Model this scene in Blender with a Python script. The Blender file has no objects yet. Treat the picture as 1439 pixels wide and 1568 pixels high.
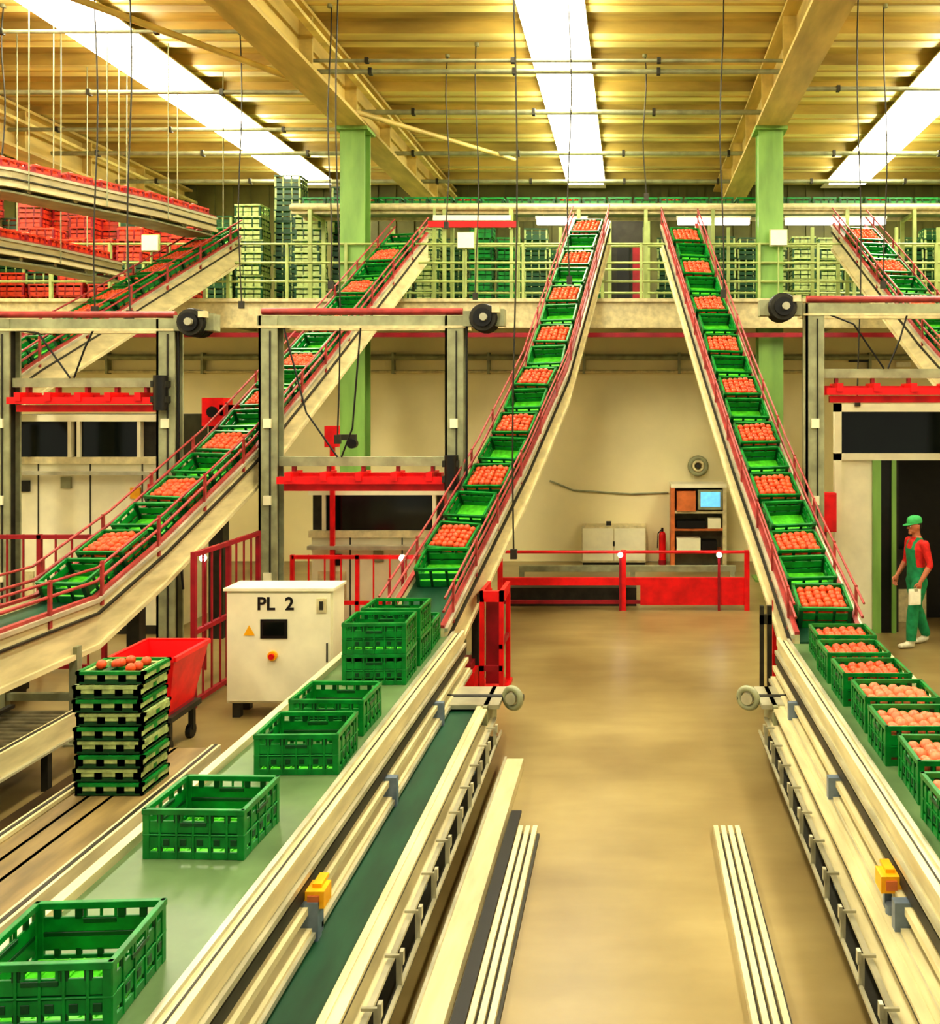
import bpy, math, random
from mathutils import Vector, Matrix
random.seed(7)
scene = bpy.context.scene
V = Vector

# ------------------------------------------------------------ materials
def lin(c):
    return tuple(((x/255.0)/12.92 if x/255.0 <= 0.04045 else ((x/255.0+0.055)/1.055)**2.4) for x in c)

def mat(name, rgb, rough=0.5, metal=0.0, var=0.18, scale=6.0, bump=0.0, stretch=(1,1,1), rgb2=None, emit=0.0):
    m = bpy.data.materials.new(name); m.use_nodes = True
    nt = m.node_tree; b = nt.nodes['Principled BSDF']
    c = lin(rgb)
    tc = nt.nodes.new('ShaderNodeTexCoord'); mp = nt.nodes.new('ShaderNodeMapping')
    mp.inputs['Scale'].default_value = stretch
    nz = nt.nodes.new('ShaderNodeTexNoise'); nz.inputs['Scale'].default_value = scale
    nz.inputs['Detail'].default_value = 5
    rp = nt.nodes.new('ShaderNodeValToRGB')
    rp.color_ramp.elements[0].position = 0.32; rp.color_ramp.elements[1].position = 0.68
    if rgb2: c2 = lin(rgb2)
    else: c2 = tuple(min(1, x*(1+var)) for x in c)
    c1 = tuple(x*(1-var) for x in c)
    rp.color_ramp.elements[0].color = (*c1, 1); rp.color_ramp.elements[1].color = (*c2, 1)
    nt.links.new(tc.outputs['Object'], mp.inputs['Vector']); nt.links.new(mp.outputs['Vector'], nz.inputs['Vector'])
    nt.links.new(nz.outputs['Fac'], rp.inputs['Fac']); nt.links.new(rp.outputs['Color'], b.inputs['Base Color'])
    b.inputs['Roughness'].default_value = rough; b.inputs['Metallic'].default_value = metal
    if bump:
        bp = nt.nodes.new('ShaderNodeBump'); bp.inputs['Strength'].default_value = bump
        nt.links.new(nz.outputs['Fac'], bp.inputs['Height']); nt.links.new(bp.outputs['Normal'], b.inputs['Normal'])
    if emit:
        b.inputs['Emission Color'].default_value = (*c, 1); b.inputs['Emission Strength'].default_value = emit
    return m

M = {}
M['cream']  = mat('painted_cream_steel', (208,196,150), 0.38, 0.0, 0.2, 3, stretch=(3,.6,3))
M['alu']    = mat('aluminium_profile', (186,182,154), 0.32, 0.35, 0.22, 4)
M['grey']   = mat('olive_grey_steel', (150,152,118), 0.5, 0.1, 0.24, 5)
M['dgrey']  = mat('dark_steel', (54,52,42), 0.5, 0.3, 0.3, 6)
M['roller'] = mat('worn_roller_steel', (118,110,84), 0.4, 0.3, 0.4, 5, stretch=(1,2,1))
M['dbrown']    = mat('dark_brown_sheet', (70,54,32), 0.5, 0.0, 0.4, 2)  # dark brown; the floor sheets in it stand for shade
M['bbelt']  = mat('worn_brown_belt', (128,108,66), 0.5, 0.0, 0.35, 2.5, stretch=(2.5,.5,1))
M['black']  = mat('black_rubber', (15,15,14), 0.4, 0, 0.4, 8)
M['glassb'] = mat('dark_window_glass', (8,16,14), 0.12, 0, 0.4, 2)
M['red']    = mat('red_paint', (224,18,24), 0.4, 0, 0.2, 5)
M['dred']   = mat('dark_red_paint', (146,20,34), 0.45, 0, 0.25, 5)
M['pink']   = mat('worn_red_rail', (158,58,54), 0.4, 0.0, 0.25, 8)
M['belt']   = mat('green_belt', (98,122,80), 0.33, 0, 0.2, 3)
M['dbelt']  = mat('dark_green_belt', (22,70,46), 0.42, 0, 0.3, 3, stretch=(2,.5,1))
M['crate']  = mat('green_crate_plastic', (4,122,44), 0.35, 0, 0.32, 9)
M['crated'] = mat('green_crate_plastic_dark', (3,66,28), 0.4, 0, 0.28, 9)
M['crateb'] = mat('green_crate_floor_lit', (92,208,48), 0.4, 0, 0.28, 14)  # brighter yellow-green puts the lit look of the crate floor into its colour
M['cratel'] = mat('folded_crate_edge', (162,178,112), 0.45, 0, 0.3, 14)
M['tom']    = mat('tomato_skin', (212,80,34), 0.4, 0, 0.3, 10)
M['tomo']   = mat('tomato_red_crate', (214,66,36), 0.4, 0, 0.3, 6)
M['tomp']   = mat('pale_tomato_skin', (216,116,76), 0.42, 0, 0.25, 10)
M['colg']   = mat('green_painted_column', (128,170,86), 0.45, 0, 0.2, 2, stretch=(2,2,.5))
M['rail']   = mat('green_yellow_handrail', (164,178,108), 0.4, 0, 0.2, 4)
M['girder'] = mat('girder_paint', (208,186,112), 0.5, 0, 0.22, 2, stretch=(2,.4,2))
M['wall']   = mat('cream_wall_paint', (238,226,176), 0.6, 0, 0.1, 0.6, stretch=(1,1,1))
M['wallo']  = mat('olive_cladding', (100,100,52), 0.6, 0, 0.3, 1.2)
M['white']  = mat('white_machine_paint', (236,230,194), 0.4, 0, 0.08, 3)
M['yellow'] = mat('yellow_plastic', (250,176,20), 0.4, 0, 0.15, 10)
M['orange'] = mat('orange_paint', (206,116,60), 0.45, 0, 0.2, 6)
M['blue']   = mat('lit_screen', (110,190,235), 0.3, 0, 0.2, 10, emit=0.8)
M['bluegrey'] = mat('blue_grey_bracket', (120,135,150), 0.4, 0.3, 0.2, 8)
M['skin']   = mat('skin', (190,118,82), 0.5, 0, 0.08, 20)
M['shirt']  = mat('red_shirt_cloth', (205,38,30), 0.8, 0, 0.2, 18)
M['overall']= mat('green_overall_cloth', (28,136,84), 0.8, 0, 0.22, 14)
M['cap']    = mat('green_cap_cloth', (70,180,100), 0.8, 0, 0.15, 14)
M['hair']   = mat('dark_hair', (30,20,14), 0.7, 0, 0.3, 40)
M['shoe']   = mat('pale_shoe', (205,200,170), 0.6, 0, 0.15, 20)
M['paper']  = mat('paper', (245,240,215), 0.7, 0, 0.05, 20)

def emission(name, col, s):
    m = bpy.data.materials.new(name); m.use_nodes = True
    nt = m.node_tree; b = nt.nodes['Principled BSDF']
    b.inputs['Base Color'].default_value = (*col, 1)
    b.inputs['Emission Color'].default_value = (*col, 1); b.inputs['Emission Strength'].default_value = s
    return m
M['tube'] = emission('fluorescent_diffuser', (1.0, 0.94, 0.74), 21)
M['tube2'] = emission('tube_lamp', (1.0, 0.84, 0.86), 5)
M['glint'] = emission('glint_glow', (0.95, 0.95, 1.0), 30)  # glow standing in for bright glints

def floor_mat():
    m = bpy.data.materials.new('sealed_concrete'); m.use_nodes = True
    nt = m.node_tree; b = nt.nodes['Principled BSDF']; L = nt.links.new
    tc = nt.nodes.new('ShaderNodeTexCoord')
    n1 = nt.nodes.new('ShaderNodeTexNoise'); n1.inputs['Scale'].default_value = 0.5; n1.inputs['Detail'].default_value = 7
    mp = nt.nodes.new('ShaderNodeMapping'); mp.inputs['Scale'].default_value = (0.5, 1.7, 1)
    n2 = nt.nodes.new('ShaderNodeTexNoise'); n2.inputs['Scale'].default_value = 2.2; n2.inputs['Detail'].default_value = 8
    L(tc.outputs['Object'], n1.inputs['Vector']); L(tc.outputs['Object'], mp.inputs['Vector']); L(mp.outputs['Vector'], n2.inputs['Vector'])
    r1 = nt.nodes.new('ShaderNodeValToRGB')
    r1.color_ramp.elements[0].position = .35; r1.color_ramp.elements[1].position = .66
    r1.color_ramp.elements[0].color = (*lin((128,108,66)), 1); r1.color_ramp.elements[1].color = (*lin((166,148,98)), 1)
    r2 = nt.nodes.new('ShaderNodeValToRGB')
    r2.color_ramp.elements[0].position = .3; r2.color_ramp.elements[1].position = .7
    r2.color_ramp.elements[0].color = (.76,.74,.68,1); r2.color_ramp.elements[1].color = (1,1,1,1)
    mx = nt.nodes.new('ShaderNodeMix'); mx.data_type = 'RGBA'; mx.blend_type = 'MULTIPLY'; mx.inputs[0].default_value = .8
    L(n1.outputs['Fac'], r1.inputs['Fac']); L(n2.outputs['Fac'], r2.inputs['Fac'])
    L(r1.outputs['Color'], mx.inputs[6]); L(r2.outputs['Color'], mx.inputs[7]); L(mx.outputs[2], b.inputs['Base Color'])
    b.inputs['Roughness'].default_value = 0.33
    return m
M['floor'] = floor_mat()
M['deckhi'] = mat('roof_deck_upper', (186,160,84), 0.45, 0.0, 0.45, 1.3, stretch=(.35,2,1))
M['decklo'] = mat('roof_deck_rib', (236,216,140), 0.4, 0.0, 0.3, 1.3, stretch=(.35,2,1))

# ------------------------------------------------------------ mesh builder
class MB:
    def __init__(s): s.v=[]; s.f=[]; s.m=[]; s.sm=[]; s.mats=[]
    def mi(s, k):
        if k not in s.mats: s.mats.append(k)
        return s.mats.index(k)
    def raw(s, vs, fs, k, smooth=False):
        o = len(s.v); i = s.mi(k); s.v += [tuple(p) for p in vs]
        for f in fs: s.f.append([o+q for q in f]); s.m.append(i); s.sm.append(smooth)
    def hexa(s, p, k):
        s.raw(p, [(0,3,2,1),(4,5,6,7),(0,1,5,4),(1,2,6,5),(2,3,7,6),(3,0,4,7)], k)
    def box(s, x0,x1,y0,y1,z0,z1, k, T=None):
        p = [V(q) for q in ((x0,y0,z0),(x1,y0,z0),(x1,y1,z0),(x0,y1,z0),(x0,y0,z1),(x1,y0,z1),(x1,y1,z1),(x0,y1,z1))]
        if T is not None: p = [T@q for q in p]
        s.hexa(p, k)
    def beam(s, a, b, w, h, k):
        a=V(a); b=V(b); d=(b-a).normalized()
        up = V((0,0,1)) if abs(d.z)<.95 else V((0,1,0))
        r = d.cross(up).normalized(); u = r.cross(d)
        c=[(-1,-1),(1,-1),(1,1),(-1,1)]
        p=[a+r*(i*w/2)+u*(j*h/2) for i,j in c]+[b+r*(i*w/2)+u*(j*h/2) for i,j in c]
        s.hexa(p, k)
    def cyl(s, a, b, r, k, n=10, r2=None, smooth=True):
        a=V(a); b=V(b); r2 = r if r2 is None else r2
        d=(b-a).normalized(); t = V((0,0,1)) if abs(d.z)<.9 else V((1,0,0))
        x=d.cross(t).normalized(); y=d.cross(x)
        vs=[]
        for i in range(n):
            q=2*math.pi*i/n; o=x*math.cos(q)+y*math.sin(q)
            vs += [a+o*r, b+o*r2]
        s.raw(vs, [(2*i,2*((i+1)%n),2*((i+1)%n)+1,2*i+1) for i in range(n)], k, smooth)
        s.raw([vs[2*i] for i in range(n)], [tuple(range(n))[::-1]], k)
        s.raw([vs[2*i+1] for i in range(n)], [tuple(range(n))], k)
    def pipe(s, pts, r, k, n=6):
        for a,b in zip(pts, pts[1:]): s.cyl(a,b,r,k,n)
    def sphere(s, c, r, k, n=8, m=5, sc=(1,1,1)):
        vs=[(c[0],c[1],c[2]+r*sc[2])]; fs=[]
        for j in range(1,m):
            th=math.pi*j/m
            for i in range(n):
                q=2*math.pi*i/n
                vs.append((c[0]+r*sc[0]*math.sin(th)*math.cos(q), c[1]+r*sc[1]*math.sin(th)*math.sin(q), c[2]+r*sc[2]*math.cos(th)))
        vs.append((c[0],c[1],c[2]-r*sc[2])); e=len(vs)-1
        for i in range(n): fs.append((0,1+i,1+(i+1)%n)); fs.append((e,e-n+(i+1)%n,e-n+i))
        for j in range(m-2):
            for i in range(n):
                a=1+j*n+i; b=1+j*n+(i+1)%n; fs.append((a,a+n,b+n,b))
        s.raw(vs, fs, k, True)
    def torus(s, c, R, r, axis, k, n=20, m=8):
        axis=V(axis).normalized(); t=V((0,0,1)) if abs(axis.z)<.9 else V((1,0,0))
        x=axis.cross(t).normalized(); y=axis.cross(x); vs=[]; fs=[]
        for i in range(n):
            q=2*math.pi*i/n; o=x*math.cos(q)+y*math.sin(q)
            for j in range(m):
                p=2*math.pi*j/m; vs.append(V(c)+o*(R+r*math.cos(p))+axis*(r*math.sin(p)))
        for i in range(n):
            for j in range(m):
                fs.append((i*m+j,((i+1)%n)*m+j,((i+1)%n)*m+(j+1)%m,i*m+(j+1)%m))
        s.raw(vs, fs, k, True)
    def sweep(s, path, u0,u1,v0,v1, k):
        L = laterals(path); vs=[]
        for p,l in zip(path,L):
            p=V(p)
            vs += [p+l*u0+V((0,0,v0)), p+l*u1+V((0,0,v0)), p+l*u1+V((0,0,v1)), p+l*u0+V((0,0,v1))]
        fs=[(0,1,2,3)]
        n=len(path)
        for i in range(n-1):
            a=4*i; b=a+4
            for j in range(4):
                fs.append((a+j, b+j, b+(j+1)%4, a+(j+1)%4))
        e=4*(n-1); fs.append((e+3,e+2,e+1,e))
        s.raw(vs, fs, k)
    def spipe(s, path, u, v, r, k, n=6):
        L=laterals(path)
        s.pipe([V(p)+l*u+V((0,0,v)) for p,l in zip(path,L)], r, k, n)
    def add(s, o, T):
        off=len(s.v); s.v += [tuple(T@V(p)) for p in o.v]
        mp=[s.mi(k) for k in o.mats]
        for f,m,q in zip(o.f,o.m,o.sm):
            s.f.append([off+i for i in f]); s.m.append(mp[m]); s.sm.append(q)
    def obj(s, name, parent=None):
        me=bpy.data.meshes.new(name); me.from_pydata(s.v,[],s.f)
        for k in s.mats: me.materials.append(M[k])
        me.polygons.foreach_set('material_index', s.m); me.polygons.foreach_set('use_smooth', s.sm); me.update()
        ob=bpy.data.objects.new(name, me); scene.collection.objects.link(ob)
        if parent: ob.parent=parent
        return ob

def laterals(path):
    P=[V(p) for p in path]; n=len(P); out=[]
    for i in range(n):
        d=P[min(i+1,n-1)]-P[max(i-1,0)]
        if 0<i<n-1:
            a=(P[i]-P[i-1]); b=(P[i+1]-P[i]); a.z=0; b.z=0
            d=a.normalized()+b.normalized()
        out.append(V((d.y,-d.x,0)).normalized())
    return out

def sample(path, s):
    P=[V(p) for p in path]
    for a,b in zip(P,P[1:]):
        l=(b-a).length
        if s<=l: return a+(b-a)*(s/l), (b-a).normalized()
        s-=l
    return P[-1], (P[-1]-P[-2]).normalized()
def plen(path): return sum((V(b)-V(a)).length for a,b in zip(path,path[1:]))
def frame(p, t, dz=0, du=0):
    y=t; x=V((t.y,-t.x,0)).normalized(); z=x.cross(y)
    p=p+z*dz+x*du
    return Matrix(((x.x,y.x,z.x,p.x),(x.y,y.y,z.y,p.y),(x.z,y.z,z.z,p.z),(0,0,0,1)))

# ------------------------------------------------------------ crates
def crate_hi(w=.54,d=.45,h=.265):
    b=MB(); t=.012
    b.box(-w/2+.02,w/2-.02,-d/2+.02,d/2-.02,0.008,.02,'crateb')
    n=9
    for i in range(n):
        x=-w/2+.03+(w-.06)*i/(n-1); b.box(x-.005,x+.005,-d/2+.02,d/2-.02,.02,.03,'crateb')
    for i in range(7):
        y=-d/2+.03+(d-.06)*i/6; b.box(-w/2+.02,w/2-.02,y-.005,y+.005,.021,.031,'crateb')
    for side in range(4):
        L = w if side%2==0 else d; D = d if side%2==0 else w
        T = Matrix.Rotation(side*math.pi/2,4,'Z')@Matrix.Translation((0,-D/2,0))
        def bx(s0,s1,t0,t1,a0,a1,k='crate'): b.box(s0,s1,a0,a1,t0,t1,k,T)
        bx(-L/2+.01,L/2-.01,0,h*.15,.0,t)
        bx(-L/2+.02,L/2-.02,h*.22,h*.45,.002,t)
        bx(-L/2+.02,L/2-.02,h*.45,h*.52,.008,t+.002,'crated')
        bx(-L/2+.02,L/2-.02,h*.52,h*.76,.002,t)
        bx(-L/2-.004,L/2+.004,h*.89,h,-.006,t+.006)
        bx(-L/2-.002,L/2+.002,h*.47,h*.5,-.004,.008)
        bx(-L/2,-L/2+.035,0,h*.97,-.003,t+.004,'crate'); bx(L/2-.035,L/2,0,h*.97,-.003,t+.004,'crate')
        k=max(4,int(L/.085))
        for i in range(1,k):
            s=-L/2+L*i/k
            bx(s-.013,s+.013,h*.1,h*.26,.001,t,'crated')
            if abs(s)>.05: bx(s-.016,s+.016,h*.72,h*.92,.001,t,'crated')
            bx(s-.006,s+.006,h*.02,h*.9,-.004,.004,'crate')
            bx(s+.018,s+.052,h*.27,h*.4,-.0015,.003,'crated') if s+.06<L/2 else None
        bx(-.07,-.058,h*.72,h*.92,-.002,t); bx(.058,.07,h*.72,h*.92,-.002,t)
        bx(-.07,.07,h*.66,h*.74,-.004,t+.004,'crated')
    return b
def crate_lo(w=.54,d=.45,h=.24, body='crate', edge='crated'):
    b=MB(); t=.014
    b.box(-w/2+.01,w/2-.01,-d/2+.01,d/2-.01,0,.02,'crateb')
    for side in range(4):
        L = w if side%2==0 else d; D = d if side%2==0 else w
        T = Matrix.Rotation(side*math.pi/2,4,'Z')@Matrix.Translation((0,-D/2,0))
        def bx(s0,s1,t0,t1,a0,a1,k=body): b.box(s0,s1,a0,a1,t0,t1,k,T)
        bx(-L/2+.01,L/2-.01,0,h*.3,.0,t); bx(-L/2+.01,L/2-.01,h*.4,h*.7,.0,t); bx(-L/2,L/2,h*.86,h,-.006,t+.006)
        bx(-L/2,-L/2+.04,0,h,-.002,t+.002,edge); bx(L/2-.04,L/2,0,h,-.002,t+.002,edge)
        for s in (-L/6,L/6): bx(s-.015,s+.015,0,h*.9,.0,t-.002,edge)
    return b
def fill(w=.54,d=.45,h=.24,k='tom',nx=6,ny=5,n=7,m=4):
    b=MB(); r=min(w/nx,d/ny)*.52
    b.box(-w/2+.02,w/2-.02,-d/2+.02,d/2-.02,.02,h*.66,k)
    for i in range(nx):
        for j in range(ny):
            x=-w/2+.04+(w-.08)*(i+.5)/nx; y=-d/2+.04+(d-.08)*(j+.5)/ny
            b.sphere((x+random.uniform(-.008,.008),y+random.uniform(-.008,.008),h*.74+random.uniform(0,.03)+.02*(1-abs(x)/w*2)),r,k,n,m)
    return b
CH=crate_hi(); CL=crate_lo(); FT=fill(); FP=fill(k='tomp',n=10,m=6)
CLL=crate_lo(body='cratel',edge='crated')
CLM=crate_lo(body='crated',edge='cratel')
CO=crate_lo(.5,.4,.22,body='tomo',edge='dred'); FO=fill(.5,.4,.22,nx=4,ny=3)

def crate_row(name, path, s0, s1, step, pattern, hi=False, dz=.0):
    b=MB(); s=s0; i=0
    while s<s1:
        p,t=sample(path,s); T=frame(p,t,dz, random.uniform(-.02,.02))@Matrix.Rotation(random.uniform(-.05,.05),4,'Z')
        c=pattern[i%len(pattern)]
        if c=='o':
            b.add(CO,T); b.add(CO,T@Matrix.Translation((0,0,.22))); b.add(FO,T@Matrix.Translation((0,0,.22)))
        else:
            b.add(CH if hi else CL, T)
        if c=='f': b.add(FT,T)
        if c=='p': b.add(FP,T)
        s+=step; i+=1
    return b.obj(name)

# ------------------------------------------------------------ room shell
XL,XR,YB,YF,HC = -19.0,12.0,26.0,-1.0,9.6
b=MB(); b.box(XL,XR,YF,YB,-.12,0,'floor'); b.obj('floor')
b=MB(); b.box(XL,XR,19.3,19.5,0,5.08,'wall'); b.obj('wall_back')
b=MB(); b.box(XL,XR,YB,YB+.15,0,HC+.2,'wallo')
for i in range(60):
    x=XL+.3+i*.515; b.box(x,x+.2,YB-.05,YB,5.3,HC,'wallo')
b.obj('wall_upper_back')
b=MB(); b.box(XL-.15,XL,YF,YB+.15,0,HC+.2,'wall'); b.obj('wall_left')
b=MB(); b.box(XR,XR+.15,YF,YB+.15,0,HC+.2,'wall'); b.obj('wall_right')
b=MB(); y=YF
while y<YB:
    z1=HC; z0=HC-.16
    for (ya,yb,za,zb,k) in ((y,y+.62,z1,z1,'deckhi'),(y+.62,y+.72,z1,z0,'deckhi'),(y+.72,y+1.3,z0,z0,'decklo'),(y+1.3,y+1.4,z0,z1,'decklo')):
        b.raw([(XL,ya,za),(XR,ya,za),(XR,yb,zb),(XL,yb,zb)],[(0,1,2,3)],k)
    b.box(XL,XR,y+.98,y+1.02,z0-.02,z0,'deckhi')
    y+=1.4
b.box(XL,XR,YF,YB+.1,HC+.02,HC+.12,'deckhi')
b.obj('ceiling')

for gx in (-12.7,-5.2,2.63,10.4):
    b=MB()
    b.box(gx-.28,gx+.28,YF+.2,YB-.05,8.5,8.56,'girder'); b.box(gx-.28,gx+.28,YF+.2,YB-.05,9.34,9.4,'girder')
    b.box(gx-.05,gx+.05,YF+.2,YB-.05,8.56,9.34,'girder')
    y=0.4
    while y<YB-.3:
        b.box(gx-.26,gx+.26,y,y+.04,8.56,9.34,'girder'); y+=2.3
    b.box(gx-.2,gx-.12,YF+.2,YB-.05,8.56,8.7,'decklo'); b.box(gx+.3,gx+.42,YF+.2,YB-.05,9.0,9.06,'decklo')
    b.obj('ceiling_girder')
    b=MB(); w=.23
    b.box(gx-w,gx+w,17.1+.0,17.14,0,8.48,'colg'); b.box(gx-w,gx+w,17.46,17.5,0,8.48,'colg'); b.box(gx-.03,gx+.03,17.14,17.46,0,8.48,'colg')
    b.box(gx-w+.02,gx-w+.05,17.14,17.46,0,8.48,'colg')
    b.box(gx-w-.07,gx+w+.07,17.02,17.58,8.44,8.5,'colg'); b.box(gx-w-.07,gx+w+.07,17.02,17.58,0,.04,'colg')
    b.obj('steel_column')
for y,z,xa,xb,r in ((13.6,8.85,-12.65,-5.25,.03),(14.4,8.72,-5.15,2.58,.03),(14.6,8.62,-5.15,2.58,.04),(17.5,8.9,-5.15,2.58,.05),(20,8.8,-12.65,10.35,.05),(16.2,8.9,2.68,10.35,.04),(15.8,8.7,-12.65,-5.25,.04),(22.5,8.8,-12.65,10.35,.05),(18.6,8.9,-12.65,-5.25,.04)):
    b=MB(); b.cyl((xa,y,z),(xb,y,z),r,'grey',8)
    x=xa+1
    while x<xb-.2:
        b.box(x-.03,x+.03,y-r-.01,y+r+.01,z-r-.01,z+r+.01,'dgrey'); x+=2.3
    b.obj('ceiling_conduit')
b=MB(); b.pipe([(-5.4,15,8.6),(-8.2,11,8.75)],.05,'girder'); b.pipe([(-5.0,16.5,8.6),(-2.6,20.5,8.8)],.05,'girder')
b.obj('roof_brace')

for lx in (-15.8,-8.5,-1.2,5.8):
    b=MB(); ya,yb=2.0,25.4
    b.box(lx-.52,lx+.52,ya,yb,9.32,9.35,'white')
    y=ya
    while y<yb-1:
        b.box(lx-.48,lx+.48,y+.005,y+1.495,9.2,9.32,'tube')  # diffuser widened so its shape takes in the bloom around the strip
        b.cyl((lx,y+.7,9.35),(lx,y+.7,9.435),.02,'grey',5)
        y+=1.5
    b.obj('fluorescent_light_strip')

# ------------------------------------------------------------ mezzanine
b=MB()
b.box(XL+.05,XR-.05,17.0,YB-.1,5.1,5.24,'grey')
b.box(XL+.05,XR-.05,16.9,17.0,4.72,5.26,'cream'); b.box(XL+.05,XR-.05,16.84,16.9,5.2,5.26,'cream'); b.box(XL+.05,XR-.05,16.84,16.9,4.72,4.78,'cream')
b.box(XL+.05,XR-.05,16.86,16.92,4.55,4.63,'dred')
for i in range(16):
    x=XL+1+i*2
    b.box(x,x+.12,17.0,19.28,4.85,5.1,'grey')
b.obj('mezzanine_platform')
b=MB()
for z in (5.6,5.95,6.3): b.cyl((XL+.3,17.05,z),(XR-.3,17.05,z),.022,'rail',6)
x=XL+.5
while x<XR-.3:
    b.box(x-.025,x+.025,17.02,17.08,5.24,6.32,'rail'); x+=1.1
b.obj('mezzanine_railing')
b=MB()
for z in (5.7,6.2,6.7): b.cyl((-6,19.6,z),(XR-.3,19.6,z),.025,'rail',6)
x=-6
while x<XR-.3:
    b.box(x-.035,x+.035,19.57,19.63,5.24,7.1,'rail'); x+=.9
b.obj('storage_rack_frame')

def stack(name,x,y,z,n,kind,step=None):
    b=MB(); src={'g':CL,'l':CLL,'o':CO,'m':CLM}[kind]; h=step or {'g':.24,'l':.24,'o':.22,'m':.24}[kind]
    for i in range(n):
        T=Matrix.Translation((x+random.uniform(-.02,.02),y+random.uniform(-.02,.02),z+i*h))@Matrix.Rotation(random.uniform(-.05,.05),4,'Z')
        b.add(src if kind!='o' or random.random()<.8 else CLM,T)
        if kind=='o' and (i==n-1 or i%2==0): b.add(FO,T)
    return b.obj(name)
for i,(px,n,k) in enumerate(((-7.8,9,'l'),(-7.2,12,'m'),(-6.6,9,'l'),(-6.0,11,'m'),(-8.4,8,'m'))):
    stack('crate_stack',px,18.9+(i%2)*.5,5.24,n,k)
for i in range(26):
    x=-5.3+i*.62
    if -.6<x<.4: continue
    stack('crate_stack',x,21.2+(i%3)*.12,5.24,7+random.choice((0,1,2,1)),random.choice('mlmg'))
for i in range(17):
    x=-14.6+i*.53
    if x>-8.8: break
    stack('tomato_crate_stack',x,19.2+(i%2)*.3,5.24,random.choice((9,10,11,12)),'o')
for i in range(9):
    stack('tomato_crate_stack',-14.5+i*.58,18.2,5.24,random.choice((5,6,7)),'o')
b=MB(); b.box(-.5,-.42,20.4,20.5,5.24,7.6,'rail'); b.box(.36,.44,20.4,20.5,5.24,7.6,'rail'); b.box(-.5,.44,20.4,20.5,7.52,7.6,'rail')
b.box(-.42,.36,20.44,20.47,5.24,7.52,'dgrey'); b.box(-.3,-.02,20.38,20.44,5.5,6.9,'black'); b.box(.05,.3,20.38,20.44,5.5,6.9,'dred')
b.obj('door_1')

cc=[(-6.6,18.15,7.12),(XR-.5,18.15,7.12)]
b=MB(); b.sweep(cc,-.3,.3,-.04,0,'belt'); b.sweep(cc,.3,.36,-.1,.1,'cream'); b.sweep(cc,-.36,-.3,-.1,.1,'cream')
b.cyl((-6.6,17.74,7.13),(XR-.5,17.74,7.13),.055,'cream',8)
x=-6.2
while x<XR-.6:
    if not any(abs(x-g)<.4 for g in (-5.2,2.63,10.4)):
        b.box(x-.03,x+.03,17.7,18.5,6.98,7.04,'rail'); b.box(x-.035,x+.035,18.46,18.53,5.24,7.04,'rail')
        b.box(x-.035,x+.035,17.68,17.74,5.24,7.08,'rail')
    x+=1.3
b.obj('cross_conveyor')
crate_row('crate_row',cc,.4,plen(cc)-.4,.5,'eefe',dz=0)
for xa,xb in ((-1.85,-.83),(.9,2.35),(3.0,5.0)):
    b=MB(); b.box(xa,xb,17.8,17.9,6.93,6.98,'white'); b.box(xa+.03,xb-.03,17.79,17.91,6.82,6.93,'tube2'); 
    for x in (xa+.15,xb-.15): b.cyl((x,17.85,6.98),(x,17.85,7.03),.015,'grey',5)
    b.obj('tube_lamp')
b=MB(); b.box(-3.9,-2.2,17.6,17.66,6.72,6.84,'red'); b.box(-3.8,-2.3,17.59,17.6,6.85,6.95,'paper'); b.box(-3.8,-3.76,17.61,17.68,6.7,7.1,'rail'); b.box(-2.34,-2.3,17.61,17.68,6.7,7.1,'rail'); b.obj('line_sign')
for x,z in ((-3.05,6.35),(2.75,6.4),(-8.9,6.3)):
    b=MB(); b.box(x-.15,x+.15,16.93,16.97,z-.14,z+.14,'paper'); b.box(x-.01,x+.01,16.97,17.02,5.3,z+.1,'rail'); b.box(x-.17,x+.17,16.97,16.99,z-.16,z+.16,'rail'); b.obj('line_number_sign')

# ------------------------------------------------------------ inclined conveyors
def incline(b, path, w=.6, guides=True, side='cream', inner=0, hs=.3):
    b.sweep(path,-w/2,w/2,-.04,0,'dbelt'); b.sweep(path,-w/2,w/2,-.27,-.24,'grey')
    for sg in (-1,1):
        a,c=(w/2,w/2+.05) if sg>0 else (-w/2-.05,-w/2)
        hh=.44 if sg==inner else hs
        b.sweep(path,a,c,-hh,.07,side)
        a2,c2=(w/2+.05,w/2+.085) if sg>0 else (-w/2-.085,-w/2-.05)
        b.sweep(path,a2,c2,-hh,-hh+.05,side); b.sweep(path,a2,c2,.03,.07,'alu')
        b.sweep(path,a2,c2,-.09,-.07,'dgrey')
        b.sweep(path,a,c,.07,.1,'pink')
        if guides:
            b.spipe(path,sg*(w/2+.04),.24,.017,'pink',6); b.spipe(path,sg*(w/2+.055),.38,.014,'pink',6)
            s=.3; L=plen(path)
            while s<L:
                p,t=sample(path,s); q=p+V((t.y,-t.x,0)).normalized()*(sg*(w/2+.055))
                b.box(q.x-.012,q.x+.012,q.y-.02,q.y+.02,q.z-.05,q.z+.4,'pink'); s+=.9
    s=.2; L=plen(path)
    while s<L:
        p,t=sample(path,s); l=V((t.y,-t.x,0)).normalized()
        b.cyl(p-l*(w/2)-V((0,0,.2)),p+l*(w/2)-V((0,0,.2)),.035,'alu',8); s+=.7
def legs(b, x,y,z, w, k='grey', t=.08):
    for sx in (-1,1):
        b.box(x+sx*w/2-t/2,x+sx*w/2+t/2,y-t/2,y+t/2,.02,z,k); b.box(x+sx*w/2-t,x+sx*w/2+t,y-t,y+t,0,.02,k)
    b.box(x-w/2,x+w/2,y-t/3,y+t/3,z*.45,z*.45+.07,k)

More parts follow.
